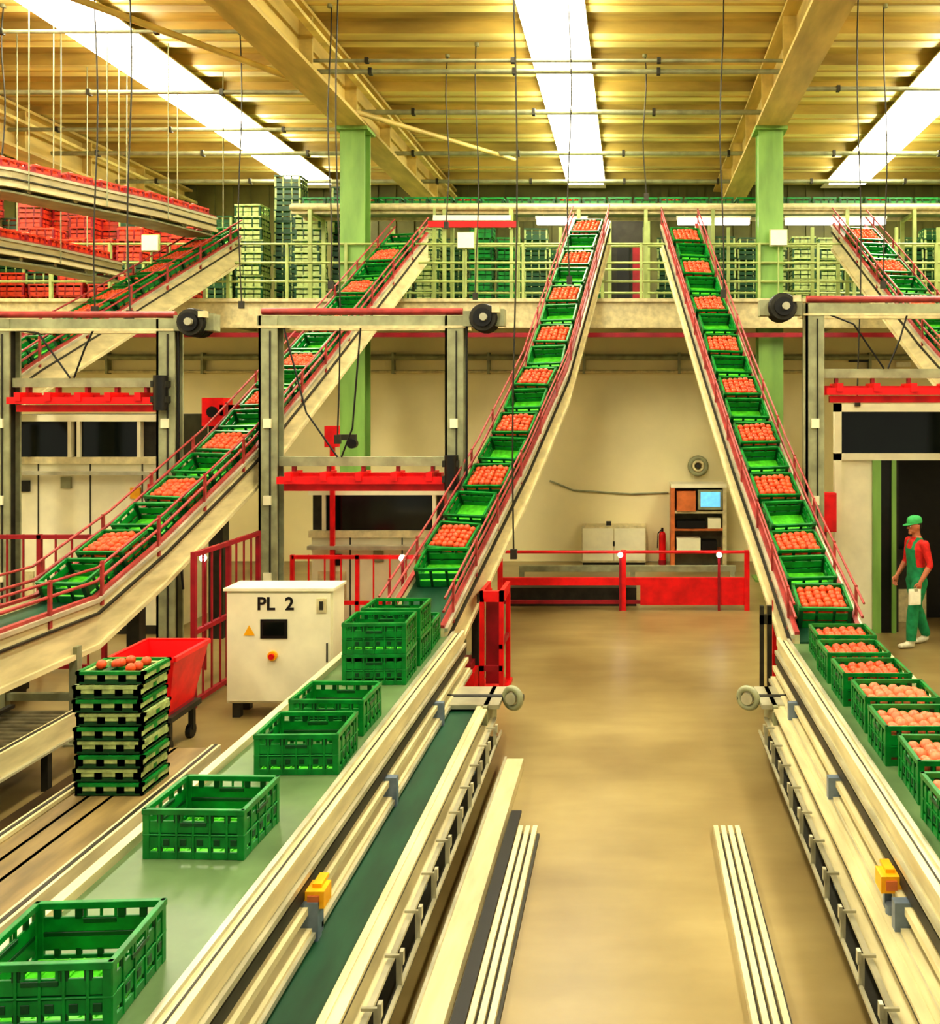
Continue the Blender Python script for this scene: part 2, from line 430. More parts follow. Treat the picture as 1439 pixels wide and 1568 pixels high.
C2f=[(-2.27,1.2,.9),(-2.27,9.5,.9)]
C2=[(-2.27,9.5,.92),(-2.08,11,1.53),(-1.71,12.3,2.47),(-1.3,14,3.75),(-.75,17.5,6.74)]
C3f=[(2.0,1.2,.9),(2.0,9.2,.9)]
C3=[(2.0,9.2,.92),(1.93,10.8,1.56),(1.74,12.2,2.47),(1.5,14,3.75),(.94,17.5,6.68)]
def flat_conv(b, path, w, outer):
    b.sweep(path,-w/2,w/2,-.03,0,'belt'); b.sweep(path,-w/2,w/2,-.3,-.27,'dgrey')
    for sg in (-1,1):
        def S(u0,u1,v0,v1,k):
            if sg>0: b.sweep(path,w/2+u0,w/2+u1,v0,v1,k)
            else: b.sweep(path,-w/2-u1,-w/2-u0,v0,v1,k)
        if sg==outer:
            S(0,.13,-.02,.03,'cream'); S(.0,.03,.03,.05,'alu'); S(.1,.13,.03,.06,'cream'); S(.05,.12,-.26,-.02,'cream')
            S(.12,.15,-.1,-.07,'alu'); S(.12,.17,-.26,-.22,'cream'); S(.12,.145,-.19,-.12,'dgrey'); S(.06,.07,.03,.034,'dgrey')
            S(.1,.19,-.4,-.33,'cream'); S(.19,.21,-.38,-.35,'alu'); S(.04,.1,-.42,-.26,'dgrey')
        else:
            S(0,.06,-.25,.05,'cream'); S(.06,.09,-.02,.01,'alu'); S(.06,.1,-.25,-.2,'cream'); S(.06,.08,-.18,-.06,'dbrown')
    y=path[0][1]+.4
    while y<path[-1][1]-.2:
        xo=path[0][0]+outer*(w/2+.12)
        lo,hi=sorted((xo,xo+outer*.1))
        b.box(lo,hi,y-.03,y+.03,.46,.7,'bluegrey'); b.box(xo-.02,xo+.02,y-.05,y+.05,.4,.5,'bluegrey'); y+=1.6
b=MB(); flat_conv(b,C2f,.84,1); incline(b,C2,.6,inner=1)
for y in (2.6,4.7,6.8,8.9):
    x=-2.27
    for sx in (-.5,.44): b.box(x+sx-.03,x+sx+.03,y-.04,y+.04,0,.62,'grey')
    b.box(x-.5,x+.44,y-.03,y+.03,.3,.36,'grey')
def red_support(b,x):
    for xx in (x-.13,x+.09):
        for yy in (10.3,10.86): b.box(xx,xx+.05,yy,yy+.05,0,1.12,'red')
    b.box(x-.13,x+.14,10.3,10.35,1.08,1.2,'red'); b.box(x-.13,x-.09,10.3,10.9,1.08,1.2,'red'); b.box(x+.09,x+.14,10.3,10.9,1.08,1.2,'red')
    b.box(x-.13,x+.13,10.3,10.34,.3,.36,'dred'); b.box(x+.09,x+.13,10.3,10.9,.55,.6,'dred'); b.box(x-.09,x+.09,10.5,10.53,.1,1.05,'dred')
    b.box(x-.16,x+.16,10.25,10.95,0,.04,'red')
red_support(b,-1.57)
b.box(-2.1,-1.76,10.3,10.8,0,.28,'red'); b.box(-2.05,-1.8,10.35,10.75,.28,.36,'dred'); b.box(-2.5,-2.4,10.6,10.7,0,1.1,'dred'); b.box(-1.84,-1.76,10.6,10.7,0,1.1,'dgrey')
b.obj('crate_conveyor')
b=MB(); flat_conv(b,C3f,.8,-1); incline(b,C3,.6,inner=-1)
for y in (2.6,4.7,6.8,8.9):
    for sx in (-.42,.48): b.box(2+sx-.03,2+sx+.03,y-.04,y+.04,0,.62,'grey')
    b.box(2-.42,2.48,y-.03,y+.03,.3,.36,'grey')
b.box(1.5,1.55,10.0,10.06,0,1.1,'dgrey'); b.box(1.42,1.46,10.0,10.06,0,1.1,'dgrey'); b.box(1.42,1.55,10.0,10.06,.9,1.0,'dgrey')
for xx in (1.6,1.8): b.box(xx,xx+.05,10.3,10.38,0,1.1,'red')
b.box(1.6,1.85,10.28,10.3,.5,1.0,'red'); b.box(1.6,1.85,10.26,10.44,1.0,1.1,'red'); b.box(1.58,1.88,10.2,10.5,0,.2,'dred'); b.box(1.66,1.8,10.26,10.28,.2,.5,'dred')
b.obj('crate_conveyor')
C1=[(-5.75,5.5,1.27),(-5.75,9.3,1.27),(-5.55,10.3,1.72),(-5.27,12,2.61),(-5.02,14.2,3.91),(-4.19,17.5,6.49)]
b=MB(); incline(b,C1,.6,inner=1)
for x,y,z,w in ((-5.75,8.9,.95,.7),(-5.75,6.4,.95,.7)): legs(b,x,y,z,w)
b.box(-5.62,-5.48,10.2,10.34,0,1.4,'dgrey'); b.box(-5.7,-5.4,10.1,10.44,0,.03,'dgrey')
b.obj('crate_conveyor')
C0=[(-9.0,12.3,3.3),(-8.88,13.3,3.87),(-8.44,14.5,4.65),(-7.66,17.3,6.39)]
b=MB(); incline(b,C0,.6,inner=1); legs(b,-9.3,12.5,3.0,.5); b.obj('crate_conveyor')
C4=[(5.5,12,2.6),(4.9,14.5,4.33),(4.19,17.5,6.67)]
b=MB(); incline(b,C4,.6,inner=-1); legs(b,5.35,12.6,2.6,.5); b.obj('crate_conveyor')
OV=[(-11,11.2,6.55),(-9.8,12.3,6.55),(-9.1,13.2,6.6),(-8.6,14.3,6.6),(-8.25,15.5,6.65),(-7.9,16.8,6.65)]
b=MB(); incline(b,OV,.6,False,hs=.2)
for p in OV: 
    for u in (-.42,.42): b.cyl((p[0]+u,p[1],p[2]-.2),(p[0]+u,p[1],9.43),.01,'grey',5)
b.obj('overhead_conveyor')
OV2=[(-10.6,11.5,5.75),(-10.0,13,5.75),(-9.7,15,5.8),(-9.5,16.6,5.8)]
b=MB(); incline(b,OV2,.5,False,hs=.18)
for p in OV2: 
    for u in (-.36,.36): b.cyl((p[0]+u,p[1],p[2]-.2),(p[0]+u,p[1],9.43),.01,'grey',5)
b.obj('overhead_conveyor')
crate_row('tomato_crate_row',C2,1.1,plen(C2)-.1,.57,'efef',dz=.005)
crate_row('tomato_crate_row',C3,.45,plen(C3)-.1,.57,'fefe',dz=.005)
crate_row('tomato_crate_row',C1,4.05,plen(C1)-.1,.57,'efef',dz=.005)
crate_row('tomato_crate_row',C0,.3,plen(C0)-.1,.56,'ffef',dz=.005)
crate_row('tomato_crate_row',C4,.3,plen(C4)-.1,.6,'fe',dz=.005)
def low_row(path,s0,s1,step):
    b=MB(); s=s0; i=0
    while s<s1:
        p,t=sample(path,s); T=frame(p,t,.005)@Matrix.Rotation(random.uniform(-.05,.05),4,'Z')
        b.add(CO,T); b.add(FO,T); s+=step; i+=1
    b.obj('tomato_crate_row')
low_row(OV,.3,plen(OV)-.2,.5); low_row(OV2,.3,plen(OV2)-.2,.5)

def place_crate(x,y,z,r,fillk=None):
    b=MB(); b.add(CH,Matrix())
    if fillk: b.add(fillk,Matrix())
    o=b.obj('fruit_crate'); o.location=(x,y,z); o.rotation_euler=(0,0,r)
    if not fillk:
        bv=o.modifiers.new('bevel','BEVEL'); bv.width=.002; bv.segments=1
for x,y,z,r in ((-2.27,3.72,.9,.05),(-2.3,5.05,.9,-.03),(-2.17,6.15,.9,.02),(-2.2,6.85,.9,-.02),
                (-2.2,8.05,.9,.03),(-2.2,8.05,1.168,.03),(-2.2,8.62,.9,.0),(-2.2,8.62,1.168,.0),(-2.22,9.18,.9,.03)):
    place_crate(x,y,z,r)
y=3.3; i=0
while y<9.1:
    place_crate(1.99+random.uniform(-.03,.03),y,.9,random.uniform(-.03,.03),(FP if y<7 else FT)); y+=.6

# ------------------------------------------------------------ lower return belts
def low_belt(sx):
    b=MB(); X=lambda v: v*sx
    def bx(x0,x1,*a): 
        lo,hi=sorted((X(x0),X(x1))); b.box(lo,hi,*a)
    y0,y1=1.2,8.5
    bx(1.40,1.82,y0,y1,.46,.5,'dbelt'); bx(1.42,1.82,y0,y1,.3,.33,'dgrey')
    bx(1.36,1.40,y0,y1,.36,.55,'cream'); bx(1.30,1.36,y0,y1,.52,.54,'cream'); bx(1.33,1.36,y0,y1,.44,.5,'dgrey'); bx(1.27,1.36,y0,y1,.36,.39,'cream'); bx(1.24,1.27,y0,y1,.38,.40,'alu')
    bx(1.19,1.21,y0,y1,.26,.28,'alu'); bx(1.21,1.36,y0,y1,.2,.22,'dgrey')
    bx(1.84,1.9,y0,y1,.3,.56,'cream')
    y=y0+.2
    while y<y1:
        bx(1.19,1.28,y,y+.015,.42,.435,'alu'); bx(1.18,1.2,y-.01,y+.025,.39,.46,'alu'); bx(1.19,1.22,y,y+.015,.26,.42,'alu'); y+=.42
    for y in (2.2,4.0,5.8,7.6):
        bx(1.3,1.36,y,y+.06,0,.36,'bluegrey'); bx(1.82,1.88,y,y+.06,0,.3,'grey'); bx(1.3,1.88,y,y+.04,.15,.2,'grey')
    bx(1.2,1.95,8.35,8.9,.52,.56,'alu'); bx(1.3,1.34,8.3,8.9,.25,.56,'grey'); bx(1.82,1.86,8.3,8.9,.25,.56,'grey')
    b.cyl((X(1.0),8.6,.55),(X(1.9),8.6,.55),.03,'dgrey',8)
    b.cyl((X(1.34),8.6,.42),(X(1.82),8.6,.42),.09,'alu',14)
    b.torus((X(1.1),8.55,.56),.09,.03,(.6,1,0),'grey'); b.cyl((X(1.1)-.02,8.51,.56),(X(1.1)+.02,8.6,.56),.055,'alu',12)
    bx(1.36,1.42,8.75,8.81,0,.3,'grey'); bx(1.78,1.84,8.75,8.81,0,.3,'grey')
    b.obj('return_belt_conveyor')
low_belt(-1); low_belt(1)
for sx,x,y in ((-1,-1.66,4.85),(1,1.41,5.0)):
    b=MB(); b.box(x-.055,x+.055,y-.06,y+.06,.66,.75,'yellow'); b.box(x-.03,x+.03,y-.07,y-.06,.68,.73,'orange'); b.box(x-.02,x+.03,y-.02,y+.1,.75,.77,'yellow')
    b.box(x-.02,x+.02,y+.0,y+.04,.3,.66,'bluegrey'); b.cyl((x,y-.05,.42),(x,y-.05,.6),.03,'bluegrey',10); b.cyl((x,y-.05,.3),(x,y-.05,.42),.015,'bluegrey',8)
    b.box(x-.05,x+.05,y-.06,y+.06,.38,.41,'bluegrey'); b.obj('photo_eye_sensor')

b=MB(); b.box(-1.14,-.97,1,8.3,0,.09,'cream'); b.box(-1.14,-1.12,1,8.3,.09,.11,'alu'); b.box(-.96,-.88,1,7.4,0,.02,'black'); b.obj('floor_cable_channel')  # thin black strip stands for the plate's shadow on the floor
for x0 in (-.86,.64):
    b=MB()
    for k in range(3 if x0<0 else 4):
        x=x0+k*.055; b.box(x,x+.035,1,7.05,0,.06,'cream'); b.box(x+.035,x+.055,1,7.0,0,.02,'dgrey')
    b.obj('floor_guide_rail')

# ------------------------------------------------------------ red gate across the aisle
b=MB(); Y=14.7
b.box(.16,1.9,Y,Y+.08,.08,.52,'red'); b.box(-2.1,.16,Y,Y+.08,.4,.52,'red'); b.box(-2.1,.16,Y,Y+.08,.1,.15,'dred')
b.box(-2.0,.1,Y+.3,Y+.8,.0,.3,'dgrey')
for x in (-2.1,-.12,1.86): b.box(x-.03,x+.05,Y-.04,Y,0,.97,'red')
b.cyl((-2.1,Y-.02,.94),(1.9,Y-.02,.94),.025,'red',8)
b.box(-1.9,1.8,Y+.9,Y+1.0,.45,.55,'grey'); 
for x in (-1.9,0,1.7): b.box(x,x+.08,Y+.9,Y+1,0,.45,'grey')
b.obj('safety_gate')
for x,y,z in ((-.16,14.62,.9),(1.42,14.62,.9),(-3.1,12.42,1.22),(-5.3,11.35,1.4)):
    b=MB(); b.sphere((x,y-.03,z),.035,'glint',10,6); b.cyl((x,y,z),(x,y+.05,z),.045,'white',12)  # glowing sphere put in for a bright glint
    b.box(x-.02,x+.02,y+.03,y+.05,0,z,'dred'); b.obj('glint_sphere')

def fence(name,a,bb,h,k='dred',n=8,low=.1):
    m=MB(); a=V(a); bb=V(bb)
    for z in (low,h*.5,h): m.beam(a+V((0,0,z-.03)),bb+V((0,0,z-.03)),.05,.05,k)
    for i in range(n+1):
        p=a+(bb-a)*i/n
        t=.05 if i%4==0 else .018
        m.beam(p+V((0,0,0 if i%4==0 else low)),p+V((0,0,h)),t,t,k)
    m.obj(name)
fence('safety_fence',(-8.1,11.3,0),(-6.5,11.3,0),1.7)
fence('safety_fence',(-4.75,9.95,0),(-4.72,11.6,0),1.7)
fence('safety_fence',(-4.62,12.5,0),(-2.4,12.5,0),1.25,'red',10)
fence('safety_fence',(-10.4,10.6,0),(-8.3,10.9,0),1.6)
fence('safety_fence',(2.5,12.6,0),(2.95,15.2,0),1.3,'dred',8)

# ------------------------------------------------------------ palletizer cells
def palletizer(xa,xb,zt,zc,zw0,zw1,bx0,bx1,win,body=True):
    b=MB(); Y=12.0; w=.12
    for x in (xa,xb):
        b.box(x-w,x+w,Y-.12,Y-.09,.02,zt,'grey'); b.box(x-w,x+w,Y+.09,Y+.12,.02,zt,'grey'); b.box(x-.06,x+.06,Y-.09,Y+.09,.02,zt,'dgrey'); b.box(x-w,x-w+.03,Y-.12,Y+.12,.02,zt,'grey')
        b.box(x-.18,x+.18,Y-.18,Y+.18,0,.02,'grey'); b.box(x+.02,x+.04,Y-.13,Y-.12,.1,zt-.2,'dgrey')
        for z in (1.0,2.0,3.0): b.box(x-.05,x+.05,Y-.15,Y-.12,z,z+.12,'white')
    b.box(xa-.15,xb+.15,Y-.1,Y+.1,zt-.14,zt,'grey'); b.box(xa-.15,xb+.15,Y-.13,Y-.1,zt-.16,zt-.13,'cream'); 
    b.cyl((xa-.1,Y-.05,zt+.06),(xb+.1,Y-.05,zt+.06),.045,'pink',8)
    b.box(xa-.1,xb+.1,Y+.5,Y+.6,zt-.14,zt,'cream')
    for x in (xa,xb): b.box(x-.06,x+.06,Y+.1,Y+.6,zt-.12,zt-.02,'grey')
    b.box(xa+.12,xb-.12,Y-.06,Y+.06,zc+.2,zc+.32,'grey')
    b.box(xa+.15,xb-.12,Y-.22,Y-.12,zc-.02,zc+.07,'red'); b.box(xa+.2,xb-.1,Y-.1,Y,zc-.12,zc-.03,'red'); b.box(xa+.15,xb-.2,Y+.05,Y+.2,zc-.02,zc+.1,'red')
    n=5
    for i in range(n):
        x=xa+.3+(xb-xa-.6)*i/(n-1); b.box(x-.04,x+.04,Y-.24,Y+.2,zc+.02,zc+.13,'red'); b.box(x-.02,x+.02,Y-.04,Y+.04,zc+.05,zc+.2,'dred')
    b.cyl((xb-.02,Y-.2,zc-.1),(xb-.02,Y-.2,zc+.35),.09,'black',12); b.box(xb-.13,xb+.07,Y-.25,Y-.1,zc+.0,zc+.08,'dgrey'); b.box(xb-.13,xb+.07,Y-.25,Y-.1,zc+.2,zc+.28,'dgrey')
    if body:
        b.box(bx0,bx1,13.2,14.5,0,zw0-.08,'white'); b.box(bx0,bx1,13.25,14.5,zw0-.08,zw1+.1,'dgrey')
        b.box(bx0-.03,bx1+.03,13.15,13.25,zw1,zw1+.1,'white'); b.box(bx0-.03,bx1+.03,13.15,13.25,zw0-.1,zw0,'cream')
        for (u,v) in win:
            b.box(u,v,13.2,13.24,zw0,zw1,'glassb')
            b.box(u-.05,u,13.16,13.25,zw0,zw1,'white'); b.box(v,v+.05,13.16,13.25,zw0,zw1,'white')
        b.box(bx0+.1,bx0+.5,13.17,13.2,.5,.9,'cream'); b.box(bx0-.02,bx1+.02,13.17,13.2,.0,.12,'dgrey')
        b.box(bx0,bx1,13.0,13.15,zw0-.25,zw0-.2,'alu')
        xx=bx0+.55
        while xx<bx1-.2: b.box(xx,xx+.015,13.19,13.2,.12,zw0-.1,'dgrey'); xx+=.75
        for xx,zz,k in ((bx0+.3,zw0-.5,'black'),(bx1-.5,zw0-.6,'yellow'),(bx1-.25,zw0-.55,'red'),(bx0+.9,zw0-.45,'grey')):
            b.box(xx,xx+.14,13.16,13.2,zz,zz+.16,k)
    b.pipe([(xb+.16,Y-.1,zt),(xb+.16,Y-.1,1.6),(xb+.22,Y-.1,.9)],.015,'black')
    b.pipe([(xa+.2,Y-.1,zt-.15),(xa+.5,Y-.12,zc+.9),(xa+.9,Y-.1,zc+.32)],.012,'black'); b.pipe([(xa+1.2,Y-.1,zt-.15),(xa+1.1,Y-.12,zc+.7),(xa+.95,Y-.1,zc+.32)],.012,'black')
    b.obj('palletizer')
def motor(x,z,y=11.95):
    b=MB(); b.cyl((x-.02,y-.25,z),(x-.02,y+.12,z),.17,'dgrey',18); b.cyl((x-.02,y-.3,z),(x-.02,y-.25,z),.12,'black',18)
    for i in range(5): b.torus((x-.02,y-.2+i*.07,z),.17,.015,(0,1,0),'black',18,5)
    b.cyl((x,y-.35,z),(x,y-.3,z),.05,'alu',10); b.box(x-.3,x-.05,y-.1,y+.1,z-.1,z+.1,'grey'); b.box(x+.12,x+.24,y-.15,y+.05,z-.1,z+.12,'grey'); b.box(x+.1,x+.2,y-.28,y-.2,z+.06,z+.14,'cream')
    b.obj('drive_motor')
palletizer(-8.19,-6.04,4.42,3.33,2.55,3.06,-9.1,-6.7,((-8.87,-8.1),(-7.92,-7.1)))
palletizer(-4.71,-2.29,4.46,2.3,1.49,2.0,-4.6,-2.6,((-4.39,-2.85),))
palletizer(2.4,4.9,4.62,3.45,2.64,3.2,2.9,5.9,((3.0,4.6),),body=False)
motor(-5.62,4.36); motor(-1.87,4.42); motor(1.98,4.56)
b=MB()
b.box(2.95,6.0,13.2,13.3,3.2,3.32,'white'); b.box(2.95,6.0,13.2,13.3,2.5,2.6,'white'); b.box(3.0,6.0,13.26,13.3,2.6,3.2,'glassb')
b.box(2.95,3.05,13.2,13.3,0,3.32,'white'); b.box(3.05,3.5,13.24,13.28,.05,2.5,'white'); b.box(3.5,3.62,13.2,13.3,0,2.5,'colg'); b.box(3.62,3.78,13.25,13.29,0,2.5,'black'); b.box(3.78,3.84,13.2,13.3,0,2.5,'colg')
b.box(3.84,6.0,14.2,14.3,0,2.5,'black'); b.box(3.84,3.9,13.3,14.3,0,2.5,'dgrey'); b.box(3.84,6.0,13.3,14.3,2.5,2.55,'dgrey'); b.box(5.9,6.0,13.3,14.3,0,2.5,'dgrey')
b.box(4.0,4.5,13.9,14.1,.5,1.1,'dgrey'); b.box(4.0,4.5,13.9,14.1,0,.5,'cream')
b.obj('sorting_machine_enclosure')
b=MB(); b.box(2.62,2.92,12.95,13.12,1.5,2.05,'red'); b.box(2.64,2.9,12.93,12.95,1.52,2.03,'red'); b.box(2.75,2.79,12.99,13.05,0,1.5,'dred'); b.pipe([(2.68,12.98,1.5),(2.68,12.9,.8),(2.85,12.8,.3),(3.0,12.7,.02)],.025,'red'); b.obj('fire_hose_cabinet')
b=MB(); b.box(5.55,6.7,19.24,19.3,0,2.1,'black'); b.box(5.47,5.55,19.22,19.3,0,2.18,'white'); b.box(5.55,6.7,19.22,19.3,2.1,2.18,'white'); b.box(6.7,6.78,19.22,19.3,0,2.18,'white'); b.obj('door_2')

b=MB(); x0,x1=.82,1.95; Y=18.5
b.box(x0,x0+.08,Y,Y+.6,0,1.62,'orange'); b.box(x1-.08,x1,Y,Y+.6,0,1.62,'cream'); b.box(x0,x1,Y,Y+.6,1.62,1.7,'white'); b.box(x0+.08,x1-.08,Y+.5,Y+.55,0,1.62,'grey')
for z in (.3,.75,1.1): b.box(x0+.08,x1-.08,Y+.02,Y+.5,z,z+.05,'orange' if z<1 else 'cream')
b.box(x0+.12,x0+.5,Y-.02,Y+.4,1.15,1.55,'orange'); b.box(x0+.55,x1-.1,Y-.03,Y+.1,1.18,1.58,'grey'); b.box(x0+.6,x1-.14,Y-.04,Y-.03,1.24,1.54,'blue')
b.box(x0+.12,x0+.7,Y+.0,Y+.3,.8,.95,'black'); b.box(x0+.75,x1-.12,Y+.0,Y+.3,.8,1.0,'white'); b.box(x0+.12,x0+.6,Y,Y+.3,.35,.6,'white'); b.box(x0+.62,x1-.2,Y,Y+.3,.35,.55,'black')
b.obj('operator_station')
b=MB(); b.cyl((.66,18.9,.1),(.66,18.9,.62),.07,'red',14); b.sphere((.66,18.9,.62),.07,'red',12,6); b.cyl((.66,18.9,.68),(.66,18.9,.76),.025,'black',8); b.pipe([(.66,18.9,.74),(.57,18.85,.65),(.56,18.85,.35)],.012,'black'); b.cyl((.66,18.9,0),(.66,18.9,.1),.08,'dred',14); b.obj('fire_extinguisher')
b=MB(); b.box(-1.0,.32,18.8,19.28,.06,.8,'cream'); b.box(-.98,-.35,18.78,18.8,.1,.76,'white'); b.box(-.33,.3,18.78,18.8,.1,.76,'white'); b.box(-.36,-.32,18.76,18.78,.4,.5,'dgrey'); b.box(-.98,.3,18.85,19.2,0,.06,'dgrey'); b.box(-.5,-.4,18.95,19.05,.8,.88,'dgrey'); b.obj('low_cabinet')
b=MB(); b.torus((1.42,19.18,2.02),.17,.05,(0,1,0),'grey'); b.torus((1.42,19.14,2.02),.1,.03,(0,1,0),'cream'); b.cyl((1.42,19.1,2.02),(1.42,19.3,2.02),.05,'dgrey',10); b.obj('hose_reel')
b=MB(); b.pipe([(-1.7,19.27,1.7),(-1.2,19.27,1.5),(.0,19.27,1.42),(.8,19.27,1.45)],.02,'grey'); b.obj('wall_cable')
b=MB(); b.cyl((XL+1,19.2,4.3),(XR-1,19.2,4.3),.06,'grey',8); b.cyl((XL+1,19.2,4.0),(XR-1,19.2,4.0),.03,'cream',8)
for i in range(14): b.box(XL+2+i*2,XL+2.05+i*2,19.14,19.3,3.95,4.4,'grey')
b.obj('wall_pipe')
b=MB(); b.box(4.6,5.0,19.22,19.3,4.2,4.35,'black'); b.box(5.6,5.9,19.22,19.3,4.1,4.2,'paper'); b.obj('wall_notice')

# ------------------------------------------------------------ control cabinet
b=MB(); x0,x1,y0,y1=-4.25,-3.13,9.6,10.0
b.box(x0,x1,y0+.03,y1,.16,1.345,'white'); b.box(x0+.02,x1-.02,y0,y0+.03,.19,1.32,'white')
b.box(x0-.02,x1+.02,y0-.01,y1+.02,1.345,1.375,'white')
b.box(x0+.37,x0+.65,y0-.012,y0,.85,1.05,'black'); b.box(x0+.4,x0+.62,y0-.016,y0-.012,.88,1.02,'glassb')
b.raw([(x0+.19,y0-.006,.88),(x0+.31,y0-.006,.88),(x0+.25,y0-.006,.99)],[(0,1,2)],'yellow')
b.cyl((x0+.5,y0-.035,.67),(x0+.5,y0,.67),.05,'yellow',14); b.cyl((x0+.5,y0-.06,.67),(x0+.5,y0-.035,.67),.03,'red',12)
b.box(x1-.16,x1-.06,y0-.015,y0,1.12,1.27,'cream'); b.box(x1-.13,x1-.09,y0-.02,y0-.015,1.15,1.24,'dgrey')
b.box(x1-.06,x1-.045,y0-.012,y0,.6,.8,'dgrey')
for x in (x0+.05,x1-.13):
    for y in (y0+.05,y1-.1): b.box(x,x+.08,y,y+.08,0,.16,'dgrey')
cab=b.obj('control_cabinet')
def text(s,x,y,z,size,parent):
    c=bpy.data.curves.new('label','FONT'); c.body=s; c.size=size; c.extrude=.002; c.offset=.004
    o=bpy.data.objects.new('label_tmp',c); scene.collection.objects.link(o)
    bpy.context.view_layer.update()
    me=bpy.data.meshes.new_from_object(o.evaluated_get(bpy.context.evaluated_depsgraph_get()))
    bpy.data.objects.remove(o); me.materials.clear(); me.materials.append(M['black'])
    ob=bpy.data.objects.new('label_text',me); scene.collection.objects.link(ob)
    ob.location=(x,y,z); ob.rotation_euler=(math.pi/2,0,0); ob.parent=parent
text('PL  2',x0+.33,y0-.004,1.15,.19,cab)

# ------------------------------------------------------------ left foreground lines
def side_line(xa,xb,y0,y1,z,kind):
    b=MB()
    for x in (xa,xb):
        b.box(x-.04,x+.04,y0,y1,z-.16,z+.03,'cream'); b.box(x-.07,x+.07,y0,y1,z-.18,z-.16,'alu'); b.box(x-.015,x+.015,y0,y1,z+.03,z+.035,'dgrey')
    if kind=='roller':
        y=y0+.1
        while y<y1:
            b.cyl((xa+.04,y,z-.03),(xb-.04,y,z-.03),.03,'roller',8); y+=.09
        for q in (.2,.5): b.box(xa+q,xa+q+.05,y0,y1,z,z+.03,'dgrey')
        b.box(xa+.3,xa+.34,y0,y1,z,z+.06,'alu')
    else:
        b.box(xa+.04,xb-.04,y0,y1,z-.05,z,'bbelt')
        for q in (.18,.36): b.box(xa+q,xa+q+.03,y0,y1,z-.001,z+.0,'dbrown')
    b.box(xa,xb,y0,y1,z-.15,z-.12,'dbrown')
    y=y0+.3
    while y<y1:
        for x in (xa,xb): b.box(x-.03,x+.03,y,y+.06,0,z-.16,'dgrey')
        y+=1.5
    b.obj('roller_conveyor' if kind=='roller' else 'side_belt_conveyor')
side_line(-4.35,-3.62,2,8.0,.3,'belt'); side_line(-6.2,-5.0,3,8.4,.52,'roller')
side_line(-7.9,-6.7,4,9.8,.7,'roller')
b=MB(); b.box(-3.55,-2.9,2,9.4,0,.03,'dbrown'); b.box(-4.95,-4.45,2,8.2,0,.03,'dbrown')  # dark floor sheets put in for the shade between the lines
b.box(-3.32,-3.22,2,9.2,.28,.36,'cream'); b.box(-3.14,-3.1,2,9.2,.5,.56,'alu'); b.box(-3.0,-2.96,2,9.2,.42,.46,'dgrey')
y=2.3
while y<9.2:
    b.box(-3.3,-3.24,y,y+.06,0,.28,'dgrey'); b.box(-3.24,-2.96,y,y+.04,.3,.34,'dgrey'); b.box(-3.14,-3.1,y,y+.04,.34,.5,'dgrey'); b.box(-3.0,-2.96,y,y+.04,.34,.42,'dgrey'); y+=1.1
b.obj('cable_tray')
b=MB()
for i in range(9):
    z=.305+i*.107; dx=random.uniform(-.015,.015); dy=random.uniform(-.015,.015)
    for (xa,xb,ya,yb) in ((-.26,.26,-.2,-.18),(-.26,.26,.18,.2),(-.26,-.24,-.2,.2),(.24,.26,-.2,.2)):
        b.box(-4.0+dx+xa,-4.0+dx+xb,7.2+dy+ya,7.2+dy+yb,z,z+.035,'crated'); b.box(-4.0+dx+xa-.006,-4.0+dx+xb+.006,7.2+dy+ya-.006,7.2+dy+yb+.006,z+.07,z+.095,'cratel' if i%2 else 'crate')
    for xx in (-.26,-.1,.06,.2):
        b.box(-4.0+dx+xx,-4.0+dx+xx+.06,7.2+dy-.2,7.2+dy+.2,z+.015,z+.085,'crated' if xx in(-.1,.06) else 'cratel')
    for yy in (-.2,-.02,.14):
        b.box(-4.0+dx-.262,-4.0+dx+.262,7.2+dy+yy,7.2+dy+yy+.05,z+.03,z+.075,'cratel' if yy!=-.02 else 'crate')
for i in range(7):
    b.sphere((-4.0+random.uniform(-.18,.18),7.2+random.uniform(-.12,.12),1.26),.04,'tom',8,5)
b.obj('folded_crate_stack')
b=MB(); xa,xb,ya,yb=-4.86,-4.24,8.5,9.2
z0,z1=.4,.93; s=.1
outer0=[(xa+s,ya+s),(xb-s,ya+s),(xb-s,yb-s),(xa+s,yb-s)]; outer1=[(xa,ya),(xb,ya),(xb,yb),(xa,yb)]
cx,cy=(xa+xb)/2,(ya+yb)/2
def sh(p,q=.93): return (cx+(p[0]-cx)*q, cy+(p[1]-cy)*q)
for i in range(4):
    j=(i+1)%4; a0,a1,c0,c1=outer0[i],outer0[j],outer1[i],outer1[j]
    b.hexa([(*a0,z0),(*a1,z0),(*sh(a1),z0),(*sh(a0),z0),(*c0,z1),(*c1,z1),(*sh(c1),z1),(*sh(c0),z1)],'red')
    b.beam(V((*c0,z1)),V((*c1,z1)),.04,.04,'red')
b.box(xa+s,xb-s,ya+s,yb-s,z0-.03,z0,'dred')
b.box(xa+.05,xb-.05,ya+.05,yb-.05,.32,.37,'dgrey')
for x in (xa+.1,xb-.14):
    for y in (ya+.1,yb-.14): b.box(x,x+.05,y,y+.05,.08,.34,'dgrey'); b.cyl((x-.01,y+.02,.07),(x+.04,y+.02,.07),.07,'black',12)
b.obj('red_tipping_bin')

